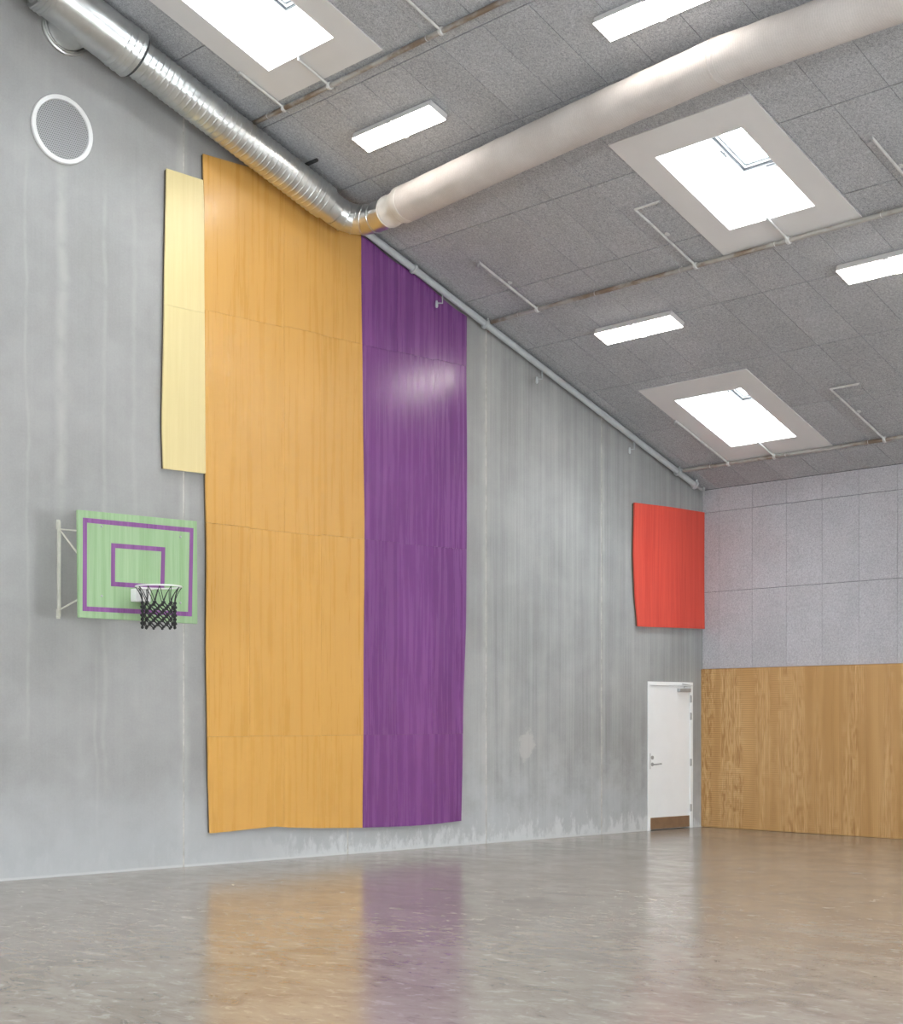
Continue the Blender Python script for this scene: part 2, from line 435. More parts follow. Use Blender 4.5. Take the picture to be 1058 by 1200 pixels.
# end wall: wood wool boards above perforated plywood
bm = B(); box(bm, 0.028, 0.30, RIGHT - 0.3, 0.3, -0.1, ZC + 0.3)
wall_back = new_obj('wall_back', bm, M['slab']); wall_back['kind'] = 'structure'
wall_back['label'] = 'low end wall of pale wood wool boards above perforated plywood'
ys = [0.0] + [-0.315 - 0.595 * k for k in range(22)]
zs = [2.384, 3.542, 4.742, 5.115]
for i, (ya, yb) in enumerate(zip(ys, ys[1:])):
    for za, zb in zip(zs, zs[1:]):
        bm = B()
        gz = 0.0035; gy = 0.0018
        box(bm, 0.0, 0.026, yb + gy, ya - gy, za + gz, (zb - gz) if zb < 5.0 else ZC - 0.004)
        new_obj('acoustic_board', bm, M['wool'], wall_back)
bm = B()
box(bm, 0.0, 0.026, RIGHT, ys[-1] - 0.002, 2.384, ZC - 0.004)
o = new_obj('acoustic_board', bm, M['wool'], wall_back)
yy = 0.0
while yy > RIGHT + 0.01:
    y2 = max(yy - 1.22, RIGHT)
    bm = B(); box(bm, -0.035, 0.02, y2 + 0.0008, yy - 0.0008, 0.004, 2.382)
    new_obj('plywood_sheet', bm, M['ply'], wall_back)
    yy = y2

# walls behind the camera, with unseen windows added for fill light
def wall_with_holes(name, axis, pos, thick, a0, a1, ztop, holes, mat):
    bm = B()
    as_ = sorted({a0, a1, *[h[0] for h in holes], *[h[1] for h in holes]})
    zs_ = sorted({-0.1, ztop, *[h[2] for h in holes], *[h[3] for h in holes]})
    for p, q in zip(as_, as_[1:]):
        for r, s in zip(zs_, zs_[1:]):
            mx, mz = (p + q) / 2, (r + s) / 2
            if any(h[0] < mx < h[1] and h[2] < mz < h[3] for h in holes): continue
            if axis == 'x': box(bm, pos - thick, pos, p, q, r, s)
            else: box(bm, p, q, pos - thick, pos, r, s)
    o = new_obj(name, bm, mat); o['kind'] = 'structure'; return o
rear_holes = [(-11.4, -8.6, 0.6, 2.6)]
right_holes = [(-20.0 + 11.0 * k, -17.2 + 11.0 * k, 0.6, 2.6) for k in range(2)]
plaster = plain('rear_wall_plaster', (0.62, 0.61, 0.60), 0.8, 0, 0.03, 2)
wall_with_holes('wall_rear', 'x', REAR, 0.3, RIGHT - 0.3, 0.4, ZC + 0.3, rear_holes, plaster)
wr = wall_with_holes('wall_right', 'y', RIGHT, 0.3, REAR - 0.3, 0.3, ZC + 0.2, right_holes, plaster)
bm = B(); prism_xz(bm, [(0.3, ZC + 0.2), (RIDGE, ceil_z(RIDGE) + 0.5), (REAR - 0.3, ZC + 0.2)], RIGHT - 0.3, RIGHT)
new_obj('gable_top', bm, plaster, wr)
def portal(loc, rot, sx, sy):
    ld = bpy.data.lights.new('sky_portal', 'AREA'); ld.shape = 'RECTANGLE'; ld.size = sx; ld.size_y = sy
    ld.cycles.is_portal = True
    o = bpy.data.objects.new('sky_portal', ld); COL.objects.link(o); o.location = loc; o.rotation_euler = rot
    return o
wn = [20]
def fill_window(axis, pos, h):  # unseen window, added to let fill light in
    w = empty('window_%d' % wn[0], kind='structure'); wn[0] += 1
    bm = B(); a0, a1, z0, z1 = h; t = 0.07
    def bar(p, q, r, s):
        if axis == 'x': box(bm, pos - 0.2, pos - 0.1, p, q, r, s)
        else: box(bm, p, q, pos - 0.2, pos - 0.1, r, s)
    bar(a0, a1, z0, z0 + t); bar(a0, a1, z1 - t, z1); bar(a0, a0 + t, z0, z1); bar(a1 - t, a1, z0, z1)
    m = (a0 + a1) / 2; bar(m - t / 2, m + t / 2, z0, z1)
    new_obj('window_frame', bm, M['white'], w)
    for p, q in ((a0 + t, m - t / 2), (m + t / 2, a1 - t)):
        bm = B()
        if axis == 'x': box(bm, pos - 0.155, pos - 0.145, p, q, z0 + t, z1 - t)
        else: box(bm, p, q, pos - 0.155, pos - 0.145, z0 + t, z1 - t)
        new_obj('pane', bm, M['glass'], w)
    c = (pos - 0.05, (a0 + a1) / 2, (z0 + z1) / 2) if axis == 'x' else ((a0 + a1) / 2, pos - 0.05, (z0 + z1) / 2)
    rot = (math.pi / 2, 0, -math.pi / 2) if axis == 'x' else (math.pi / 2, 0, math.pi)
    # area lamps shine along local -Z; turn that into the room
    rot = (0, -math.pi / 2, 0) if axis == 'x' else (math.pi / 2, 0, 0)
    sx, sy = ((z1 - z0), (a1 - a0)) if axis == 'x' else ((a1 - a0), (z1 - z0))
    portal(c, rot, sx, sy)
for h in rear_holes: fill_window('x', REAR, h)
for h in right_holes: fill_window('y', RIGHT, h)

# ------------------------------------------------------------------ ceiling with skylights
# (x centre, y centre): boards 2.05 x 1.77 round an opening of 1.36 x 1.08 (measured along slope and along the ridge)
SKY_A = [(-1.66, -1.83), (-5.68, -4.76), (-9.68, -1.80)]
SKY_B = [(-1.66, -7.73), (-9.68, -7.70), (-5.68, -10.66), (-1.66, -13.6), (-9.68, -13.6), (-5.68, -16.6)]  # out of view, added for the light they bring in
SKY_C = [(REAR - x, y) for x, y in ((-1.66, -1.8), (-9.68, -1.8), (-5.68, -4.76), (-1.66, -7.7), (-9.68, -7.7), (-5.68, -10.6), (-1.66, -13.6), (-9.68, -13.6), (-5.68, -16.6))]  # unseen rear slope skylights, also added for light
OPX, OPY = 0.635, 0.54                 # half opening (x is measured on plan)
PLX, PLY = 0.985, 0.88                 # half board
def slope_cells(bm, x0, x1, y0, y1, holes, zf, th):
    xs_ = sorted({x0, x1, *[h[0] for h in holes], *[h[1] for h in holes]}); xs_ = [x for x in xs_ if x0 <= x <= x1]
    ys_ = sorted({y0, y1, *[h[2] for h in holes], *[h[3] for h in holes]}); ys_ = [y for y in ys_ if y0 <= y <= y1]
    for a, b in zip(xs_, xs_[1:]):
        for c, d in zip(ys_, ys_[1:]):
            mx, my = (a + b) / 2, (c + d) / 2
            if any(h[0] < mx < h[1] and h[2] < my < h[3] for h in holes): continue
            hexa(bm, [(a, c, zf(a)), (b, c, zf(b)), (b, d, zf(b)), (a, d, zf(a)),
                      (a, c, zf(a) + th), (b, c, zf(b) + th), (b, d, zf(b) + th), (a, d, zf(a) + th)])
hol = lambda L: [(x - OPX - 0.14, x + OPX + 0.14, y - OPY - 0.06, y + OPY + 0.06) for x, y in L]
bm = B()
slope_cells(bm, RIDGE, 0.3, RIGHT - 0.3, 0.4, hol(SKY_A + SKY_B), lambda x: ZC - SL * x + 0.03, 0.2)
ceiling = new_obj('ceiling', bm, M['slab']); ceiling['kind'] = 'structure'
ceiling['label'] = 'sloping ceiling of grey wood wool boards with skylights'
bm = B()
slope_cells(bm, REAR - 0.3, RIDGE, RIGHT - 0.3, 0.4, hol(SKY_C), lambda x: ZC + SL * (x - REAR), 0.23)
o = new_obj('rear_slope', bm, M['ceil'], ceiling)

# boards: local frame (u up the slope, v along -y, w down from ceiling)
us = [0.0] + [0.585 + 1.207 * k for k in range(12)]
us = [u for u in us if u < -RIDGE / CT - 0.05] + [-RIDGE / CT]
vs_ = [0.0] + [0.285 + 0.597 * k for k in range(22)]
SKY_UV = [((-x) / CT, -y) for x, y in SKY_A + SKY_B]
def uv_pt(u, v, w): return Vector((0, 0, ZC)) - SDIR * u + Vector((0, -v, 0)) - NRM * w
ROT = Matrix((( -SDIR.x, 0, -NRM.x), (-SDIR.y, -1, -NRM.y), (-SDIR.z, 0, -NRM.z))).to_4x4()
def rect_minus(r, h):
    (a, b, c, d), (e, f, g, k) = r, h
    if e >= b or f <= a or g >= d or k <= c: return [r]
    out = []
    if a < e: out.append((a, e, c, d))
    if f < b: out.append((f, b, c, d))
    m, n_ = max(a, e), min(b, f)
    if c < g: out.append((m, n_, c, g))
    if k < d: out.append((m, n_, k, d))
    return [q for q in out if q[1] - q[0] > 0.004 and q[3] - q[2] > 0.004]
cache = {}
GU, GV, TH = 0.0048, 0.0024, 0.024
def board(u0, u1, v0, v1):
    full = (u0 + GU, u1 - GU, v0 + GV, v1 - GV)
    rects = [full]
    for su, sv in SKY_UV:
        h = (su - 0.90, su + 0.90, sv - 0.74, sv + 0.74)
        rects = [q for r in rects for q in rect_minus(r, h)]
    if not rects: return
    key = None
    if rects == [full]:
        key = (round(u1 - u0, 3), round(v1 - v0, 3))
    cu, cv = (u0 + u1) / 2, (v0 + v1) / 2
    if key and key in cache:
        o = bpy.data.objects.new('ceiling_board', cache[key]); COL.objects.link(o)
    else:
        bm = B()
        for a, b, c, d in rects: box(bm, a - cu, b - cu, c - cv, d - cv, -TH, 0.0)
        if rects == [full]: bevel_all(bm, 0.0016)
        o = new_obj('ceiling_board', bm, M['ceil'])
        if key: cache[key] = o.data
    o.parent = ceiling
    o.matrix_world = Matrix.Translation(uv_pt(cu, cv, 0)) @ ROT
for ua, ub in zip(us, us[1:]):
    for va, vb in zip(vs_, vs_[1:]): board(ua, ub, va, vb)
board(us[0], us[-1], vs_[-1], -RIGHT)

def skylight(num, x, y, label=None, rear=False):
    zf = (lambda a: ZC + SL * (a - REAR)) if rear else (lambda a: ZC - SL * a)
    nr = Vector((-SL, 0, 1)).normalized() if rear else NRM
    w = empty('window_%d' % num, (0, 0, 0), 'structure')
    if label: w['label'] = label
    def P(dx, dy, off): return Vector((x + dx, y + dy, zf(x + dx))) + nr * off      # off: upwards
    def block(bm, a, b, c, d, o0, o1):
        hexa(bm, [P(a, c, o0), P(b, c, o0), P(b, d, o0), P(a, d, o0), P(a, c, o1), P(b, c, o1), P(b, d, o1), P(a, d, o1)])
    bm = B()
    for a, b, c, d in ((-PLX, -OPX, -PLY, PLY), (OPX, PLX, -PLY, PLY), (-OPX, OPX, -PLY, -OPY), (-OPX, OPX, OPY, PLY)):
        block(bm, a, b, c, d, -0.014, 0.010)
    new_obj('surround_board', bm, M['trim'], w)
    H = 0.68; t = 0.03
    bm = B()
    for a, b, c, d in ((-OPX - t, -OPX, -OPY - t, OPY + t), (OPX, OPX + t, -OPY - t, OPY + t), (-OPX, OPX, -OPY - t, -OPY), (-OPX, OPX, OPY, OPY + t)):
        block(bm, a, b, c, d, 0.011, H + 0.06)
    new_obj('shaft', bm, M['shaft'], w)
    bm = B(); f = 0.055
    for a, b, c, d in ((-OPX, -OPX + f, -OPY, OPY), (OPX - f, OPX, -OPY, OPY), (-OPX + f, OPX - f, -OPY, -OPY + f), (-OPX + f, OPX - f, OPY - f, OPY)):
        block(bm, a, b, c, d, H, H + 0.06)
    new_obj('window_frame', bm, M['white'], w)
    bm = B(); s = 0.045; f2 = f + 0.014
    for a, b, c, d in ((-OPX + f2, -OPX + f2 + s, -OPY + f2, OPY - f2), (OPX - f2 - s, OPX - f2, -OPY + f2, OPY - f2), (-OPX + f2 + s, OPX - f2 - s, -OPY + f2, -OPY + f2 + s), (-OPX + f2 + s, OPX - f2 - s, OPY - f2 - s, OPY - f2)):
        block(bm, a, b, c, d, H + 0.025, H + 0.075)
    sash = new_obj('sash', bm, M['white'], w)
    bm = B(); q = f2 + s
    for k in (-1, 1):                         # dark glazing gasket
        block(bm, k * (OPX - q) - 0.010, k * (OPX - q) + 0.010, -OPY + q, OPY - q, H + 0.020, H + 0.05)
        block(bm, -OPX + q, OPX - q, k * (OPY - q) - 0.010, k * (OPY - q) + 0.010, H + 0.020, H + 0.05)
    for k in (-1, 1):                         # dark strips painting in the shadow gap between frame and sash
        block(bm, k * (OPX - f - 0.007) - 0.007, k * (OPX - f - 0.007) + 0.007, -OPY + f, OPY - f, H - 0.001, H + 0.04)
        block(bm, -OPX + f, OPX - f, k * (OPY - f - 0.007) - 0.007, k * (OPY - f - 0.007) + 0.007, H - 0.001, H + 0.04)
    new_obj('gasket_and_gap', bm, M['gasket_and_gap'], sash)
    bm = B(); block(bm, -OPX + q, OPX - q, -OPY + q, OPY - q, H + 0.04, H + 0.05)
    new_obj('pane', bm, M['glass'], sash)
    if not rear:
        bm = B()
        for c in (0.25, -0.25):
            tube(bm, [P(c, OPY - 0.03, H - 0.01), P(c, OPY - 0.03, H + 0.03)], 0.012, 6)
            tube(bm, [P(c - 0.05, OPY - 0.03, H - 0.01), P(c + 0.05, OPY - 0.03, H - 0.01)], 0.008, 6)
        tube(bm, [P(OPX - 0.04, -0.2, H - 0.01), P(OPX - 0.04, 0.2, H - 0.01)], 0.009, 6)
        new_obj('opener', bm, M['gasket_and_gap'], w)
    # light portal lying in the frame, looking down the shaft
    c = P(0, 0, H + 0.01)
    ang = math.atan(SL) * (1 if not rear else -1)
    p = portal(c, (0, ang, 0), (2 * OPX) / CT, 2 * OPY)
    return w
labs = ['skylight with pale surround over the red panel and the white door',
        'skylight with pale surround beside the white fabric duct',
        'skylight with pale surround above the spiral steel duct by the orange panel']
for k, (x, y) in enumerate(SKY_A): skylight(k + 1, x, y, labs[k])
for k, (x, y) in enumerate(SKY_B): skylight(k + 4, x, y)
for k, (x, y) in enumerate(SKY_C): skylight(k + 11, x, y, rear=True) if k + 11 < 20 else None

# ------------------------------------------------------------------ door in the left wall
door = empty('door_1', kind='structure'); door['label'] = 'white flush door with brown kick plate beside the plywood wall'
bm = B(); fw = 0.055
box(bm, DX0, DX0 + fw, -0.012, 0.12, 0, DZ); box(bm, DX1 - fw, DX1, -0.012, 0.12, 0, DZ); box(bm, DX0 + fw, DX1 - fw, -0.012, 0.12, DZ - fw, DZ)
new_obj('door_frame', bm, M['doorwhite'], door)
LX0, LX1 = DX0 + fw + 0.004, DX1 - fw - 0.004
bm = B(); box(bm, LX0, LX1, 0.006, 0.046, 0.012, DZ - fw - 0.004); bevel_all(bm, 0.002)
leaf = new_obj('door_leaf', bm, M['doorwhite'], door)
bm = B(); box(bm, LX0 + 0.004, LX1 - 0.004, 0.003, 0.0055, 0.016, 0.185)
new_obj('kick_plate', bm, M['bronze'], leaf)
hx = LX0 + 0.055
bm = B(); lathe(bm, (hx, 0.006, 0.965), (0, -1, 0), [(0, .028), (.008, .028), (.010, .012), (.05, .011)], 16)
tube(bm, [(hx, -0.044, 0.965), (hx + 0.05, -0.05, 0.967), (hx + 0.145, -0.05, 0.972)], 0.011, 8)
new_obj('handle', bm, M['steel'], leaf, smooth=True)
bm = B(); lathe(bm, (hx, 0.006, 1.065), (0, -1, 0), [(0, .028), (.012, .027), (.014, .014), (.016, .013)], 16)
new_obj('lock', bm, M['steel'], leaf, smooth=True)
bm = B(); box(bm, LX0 - 0.018, LX0 - 0.006, -0.015, -0.0125, 0.90, 1.13)
new_obj('strike_plate', bm, M['steel'], door)
bm = B(); box(bm, LX1 - 0.30, LX1 - 0.03, -0.05, 0.006, 2.03, 2.085); bevel_all(bm, 0.006)
new_obj('door_closer', bm, M['steel'], leaf)
bm = B(); tube(bm, [(LX1 - 0.17, -0.03, 2.09), (LX1 - 0.17, -0.03, 2.115), (LX1 - 0.02, -0.09, 2.125), (LX1 - 0.20, -0.02, 2.15)], 0.009, 6)
new_obj('closer_arm', bm, M['steel'], leaf)
for z in (0.30, 0.98, 1.67, 1.93):
    bm = B(); lathe(bm, (DX1 - fw - 0.002, -0.016, z - 0.055), (0, 0, 1), [(0, .011), (.11, .011)], 10); box(bm, DX1 - fw, DX1 - fw + 0.03, -0.015, -0.0115, z - 0.05, z + 0.05)
    new_obj('hinge', bm, M['steel'], door)

# ------------------------------------------------------------------ stained wall panels
def wall_panel(mat, label, left, right, bot, top, seams, strips, depth, seed, loc):
    r_ = random.Random(seed)
    root = root_at('wall_panel', loc); tag(root, label, 'wall panel', 'stained timber wall panels')
    L, R = interp(left), interp(right); Bt, Tp = interp(bot), interp(top)
    n_s = len(strips) + 1
    for ci in range(len(seams) + 1):
        for si in range(n_s):
            g = 0.0005
            fl = (lambda z, s=si: L(z) if s == 0 else strips[s - 1] + g)
            fr = (lambda z, s=si: R(z) if s == n_s - 1 else strips[s] - g)
            jb = 0 if ci == 0 else seams[ci - 1] + offs[ci - 1][si] + 0.0012 if ci > 0 else 0
            if ci == 0 and si == 0:
                offs = [[r_.uniform(-0.010, 0.010) for _ in range(n_s)] for _ in seams]
                jb = 0
            zb = (lambda x: Bt(x)) if ci == 0 else (lambda x, v=jb: v)
            if ci == len(seams): zt = lambda x: Tp(x)
            else: zt = lambda x, v=seams[ci] + offs[ci][si] - 0.0012: v
            nx, nz = 5, 12
            bm = B(); fv, bv = [], []
            pr = r_.uniform(-0.0015, 0.0015)
            for j in range(nz + 1):
                rowf, rowb = [], []
                for i in range(nx + 1):
                    x = 0.5 * (fl(3) + fr(3)); z = 0
                    for _ in range(3):
                        z = zb(x) + (zt(x) - zb(x)) * j / nz
                        x = fl(z) + (fr(z) - fl(z)) * i / nx
                    d = depth + pr + 0.004 * math.sin(1.7 * x + 0.9 * z) + 0.003 * math.sin(3.1 * z + seed)
                    rowf.append(bm.verts.new((x, -d, z))); rowb.append(bm.verts.new((x, -depth + 0.018, z)))
                fv.append(rowf); bv.append(rowb)
            for j in range(nz):
                for i in range(nx):
                    bm.faces.new((fv[j][i], fv[j][i + 1], fv[j + 1][i + 1], fv[j + 1][i]))
                    bm.faces.new((bv[j][i], bv[j + 1][i], bv[j + 1][i + 1], bv[j][i + 1]))
                bm.faces.new((fv[j][0], fv[j + 1][0], bv[j + 1][0], bv[j][0]))
                bm.faces.new((fv[j][nx], bv[j][nx], bv[j + 1][nx], fv[j + 1][nx]))
            for i in range(nx):
                bm.faces.new((fv[0][i], bv[0][i], bv[0][i + 1], fv[0][i + 1]))
                bm.faces.new((fv[nz][i], fv[nz][i + 1], bv[nz][i + 1], bv[nz][i]))
            o = new_obj('veneer_sheet', bm, mat, smooth=True); adopt(o, root)
    # backing board
    zs0 = [Bt(0.5 * (L(3) + R(3)))]
    bm = B(); poly = []
    N = 24; ins = 0.006
    xl, xr = min(p[1] for p in left), max(p[1] for p in right)
    zlo, zhi = min(p[1] for p in bot), max(p[1] for p in top)
    front, back = [], []
    for j in range(N + 1):
        f_, b_ = [], []
        for i in range(9):
            x = 0.5 * (xl + xr); z = 0
            for _ in range(3):
                z = Bt(x) + ins + (Tp(x) - Bt(x) - 2 * ins) * j / N
                x = L(z) + ins + (R(z) - L(z) - 2 * ins) * i / 8
            f_.append(bm.verts.new((x, -depth + 0.019, z))); b_.append(bm.verts.new((x, -0.001, z)))
        front.append(f_); back.append(b_)
    for j in range(N):
        for i in range(8):
            bm.faces.new((front[j][i], front[j][i + 1], front[j + 1][i + 1], front[j + 1][i]))
            bm.faces.new((back[j][i], back[j + 1][i], back[j + 1][i + 1], back[j][i + 1]))
        bm.faces.new((front[j][0], front[j + 1][0], back[j + 1][0], back[j][0]))
        bm.faces.new((front[j][8], back[j][8], back[j + 1][8], front[j + 1][8]))
    for i in range(8):
        bm.faces.new((front[0][i], back[0][i], back[0][i + 1], front[0][i + 1]))
        bm.faces.new((front[N][i], front[N][i + 1], back[N][i + 1], back[N][i]))
    o = new_obj('backing_board', bm, M['edge']); adopt(o, root)
    return root
SEAMS = [1.434, 3.80, 6.165]
wall_panel(M['orange'], 'tallest and widest wall panel, orange stained wood, between yellow and purple ones',
           [(0.36, -8.958), (1.08, -8.982), (2.41, -9.004), (3.54, -8.999), (4.3, -9.016), (5.8, -9.030), (7.2, -9.030), (7.88, -9.048)],
           [(0.31, -6.752), (2.07, -6.737), (3.1, -6.724), (4.13, -6.717), (5.68, -6.751), (7.5, -6.778)],
           [(-8.96, 0.358), (-8.8, 0.360), (-8.33, 0.380), (-8.03, 0.389), (-7.85, 0.366), (-7.3, 0.335), (-6.75, 0.313)],
           [(-9.05, 7.883), (-8.2, 7.89), (-7.9, 7.86), (-6.77, 7.47)],
           SEAMS, [-8.42, -7.93, -7.385], 0.050, 3, (-7.9, 0, 0.32))
wall_panel(M['purple'], 'tall purple stained wooden wall panel reaching up to the sloping pipe',
           [(0.31, -6.748), (2.07, -6.733), (3.1, -6.720), (4.13, -6.713), (5.68, -6.747), (7.5, -6.774)],
           [(0.32, -5.091), (1.55, -5.061), (2.97, -5.015), (4.07, -5.0), (6.81, -5.0)],
           [(-6.75, 0.313), (-6.0, 0.297), (-5.6, 0.300), (-5.09, 0.320)],
           [(-6.775, 7.47), (-6.13, 7.235), (-5.0, 6.815)],
           SEAMS, [-6.19, -5.58], 0.048, 5, (-5.9, 0, 0.3))
wall_panel(M['yellow'], 'narrow pale yellow stained wooden wall panel above the green backboard',
           [(4.34, -9.563), (4.79, -9.579), (6.18, -9.552), (7.6, -9.525)],
           [(4.34, -9.020), (5.8, -9.034), (7.2, -9.034), (7.6, -9.050)],
           [(-9.56, 4.340), (-9.01, 4.345)], [(-9.525, 7.600), (-9.05, 7.590)],
           [6.12], [], 0.055, 9, (-9.3, 0, 4.34))
wall_panel(M['red'], 'small red stained wooden wall panel above the white door',
           [(2.965, -1.577), (3.5, -1.643), (3.99, -1.672), (4.74, -1.653)],
           [(2.99, -0.014), (4.75, -0.014)],
           [(-1.58, 2.965), (-0.014, 2.992)], [(-1.653, 4.741), (-0.8, 4.755), (-0.014, 4.752)],
           [], [-1.10, -0.62], 0.050, 12, (-0.8, 0, 2.97))

# ------------------------------------------------------------------ round wall vent
vent = tag(root_at('wall_vent', (-10.755, 0, 7.71)), 'round wall vent with white ring and perforated grey face', 'vent')
bm = B()
d, u, v = frame_of((0, -1, 0)); c0 = Vector((-10.755, 0, 7.71))
prof = [(-0.001, .352), (.018, .352), (.026, .345), (.026, .305), (.012, .300), (-0.001, .300)]
prof = [(-t if False else t, r) for t, r in prof]
lathe(bm, c0, (0, -1, 0), prof + [prof[0]], 56, caps=False)
adopt(new_obj('vent_ring', bm, M['white'], smooth=True), vent)
bm = B(); lathe(bm, c0, (0, -1, 0), [(0.0, .299), (0.010, .299)], 48)
adopt(new_obj('grille', bm, M['grille']), vent)

# ------------------------------------------------------------------ ceiling luminaires
def luminaire(x0, x1, y0, y1, label, rear=False):
    xm, ym = (x0 + x1) / 2, (y0 + y1) / 2
    zf = (lambda a: ZC + SL * (a - REAR)) if rear else (lambda a: ZC - SL * a)
    nr = Vector((-SL, 0, 1)).normalized() if rear else NRM
    def P(a, b, off): return Vector((a, b, zf(a))) - nr * off
    root = root_at('ceiling_light', P(xm, ym, 0)); tag(root, label, 'ceiling light', 'luminaires on the sloping ceiling')
    def sect(bm, levels):
        loops = [[bm.verts.new(P(x, y, off)) for x, y in ((x0 + i, y0 + j), (x1 - i, y0 + j), (x1 - i, y1 - j), (x0 + i, y1 - j))] for off, i, j in levels]
        for a, b in zip(loops, loops[1:]): bridge(bm, a, b)
        bm.faces.new(loops[0][::-1]); bm.faces.new(loops[-1])
    bm = B(); sect(bm, [(0.001, 0.012, 0.02), (0.020, 0.0, 0.0), (0.084, 0.0, 0.0)])
    adopt(new_obj('housing', bm, M['housing']), root)
    bm = B(); sect(bm, [(0.0845, 0.006, 0.008), (0.092, 0.006, 0.008), (0.095, 0.012, 0.014)])
    adopt(new_obj('diffuser', bm, M['lamp']), root)
    for s, xx in ((-1, x0), (1, x1)):
        bm = B()
        a, b = (xx - 0.012, xx + 0.0) if s < 0 else (xx, xx + 0.012)
        hexa(bm, [P(a, ym - .03, .07), P(b, ym - .03, .07), P(b, ym + .03, .07), P(a, ym + .03, .07), P(a, ym - .03, .098), P(b, ym - .03, .098), P(b, ym + .03, .098), P(a, ym + .03, .098)])
        adopt(new_obj('clip', bm, M['housing']), root)
    return root
luminaire(-7.975, -7.735, -2.61, -1.36, 'lit ceiling light beside the elbow of the spiral steel duct')
luminaire(-4.035, -3.780, -2.62, -1.40, 'lit ceiling light by the skylight above the red panel')
luminaire(-4.100, -3.840, -6.20, -4.96, 'lit ceiling light below the skylight beside the fabric duct')
luminaire(-8.080, -7.830, -6.18, -4.94, 'lit ceiling light on the upslope side of the fabric duct')
for k in range(2, 5):
    for x in (-4.1, -8.08):
        luminaire(x, x + 0.25, -6.18 - 3.6 * (k - 1), -4.94 - 3.6 * (k - 1), 'lit ceiling light in the rows beyond the fabric duct')
for k in range(5):  # unseen luminaires added on the rear slope to light the hall
    for x in (REAR + 3.85, REAR + 7.83):
        luminaire(x, x + 0.25, -2.6 - 3.6 * k, -1.36 - 3.6 * k, 'unseen lit ceiling light added on the rear roof slope to brighten the hall', rear=True)

# ------------------------------------------------------------------ spiral steel duct along the wall
DY, DOFF = -0.37, 0.27
duct = tag(root_at('air_duct', cp(-9.0, DY, DOFF)), 'galvanised spiral steel air duct following the ceiling over the orange panel', 'duct')
def dp(x): return cp(x, DY, DOFF)
def spiral_prof(L, r, pitch=0.070):
    pr = [(0, r)]; t = pitch * 0.5
    while t < L - pitch * 0.4:
        pr += [(t - .012, r), (t - .005, r + .0065), (t + .005, r + .0065), (t + .012, r)]
        t += pitch
    return pr + [(L, r)]
EL0 = -7.38
a, b = dp(-10.02), dp(EL0 - 0.10)
bm = B(); lathe(bm, a, b - a, spiral_prof((b - a).length, 0.198), 40)
adopt(new_obj('spiral_pipe', bm, M['metal'], smooth=True), duct)
a, b = dp(-12.9), dp(-11.06)
bm = B(); lathe(bm, a, b - a, spiral_prof((b - a).length, 0.205), 40)
adopt(new_obj('spiral_pipe', bm, M['metal'], smooth=True), duct)
a, b = dp(-11.0), dp(-10.26); L = (b - a).length
bm = B(); lathe(bm, a, b - a, [(0, .248), (L, .248)], 44)
adopt(new_obj('tee_body', bm, M['metal'], smooth=True), duct)
for x0_, x1_, taper in ((-11.10, -10.96, 1), (-10.27, -10.03, 0)):
    a, b = dp(x0_), dp(x1_); L = (b - a).length
    pr = [(0, .205 if taper else .251)]
    t = 0.012
    pr += [(t, .252), (L * .2, .252), (L * .22, .259), (L * .30, .259), (L * .32, .252), (L * .48, .252), (L * .5, .259), (L * .58, .259), (L * .6, .252), (L * .78, .252), (L * .80, .258), (L * .97, .258), (L, .251)]
    bm = B(); lathe(bm, a, b - a, pr, 44)
    adopt(new_obj('coupling', bm, M['metal'], smooth=True), duct)
a, b = dp(-10.03), dp(-10.0)  # dark ring put in for the dark gap after the coupling
bm = B(); lathe(bm, a, b - a, [(0, .225), ((b - a).length, .225)], 40)
adopt(new_obj('dark_gap_ring', bm, M['gasket_and_gap'], smooth=True), duct)
# branch into the wall, flared on to a ring
bc = dp(-10.62); bc = Vector((bc.x, 0, bc.z))
bm = B(); lathe(bm, (bc.x, DY, bc.z), (0, 1, 0), [(0.0, .247), (0.16, .245), (0.27, .236), (0.367, .236)], 44)
adopt(new_obj('wall_branch', bm, M['metal'], smooth=True), duct)
bm = B(); torus(bm, (bc.x, -0.02, bc.z), 0.262, 0.018, (0, 1, 0), 44, 8); torus(bm, (bc.x, -0.045, bc.z), 0.248, 0.010, (0, 1, 0), 44, 6)
adopt(new_obj('branch_flange', bm, M['metal'], smooth=True), duct)
# segmented elbow from down-slope to along the hall
WD = [cp(-7.06, -0.37, 0.29), cp(-7.11, -1.4, 0.30), cp(-7.28, -4.0, 0.30), cp(-7.38, -5.9, 0.30), cp(-7.34, -7.6, 0.30), cp(-7.34, -13.0, 0.30)]
corner = cp(-7.0, DY, DOFF + 0.01)
d1 = SDIR; d2 = (WD[1] - corner).normalized()
ra, rb = corner - d1 * 0.36, corner + d2 * 0.64
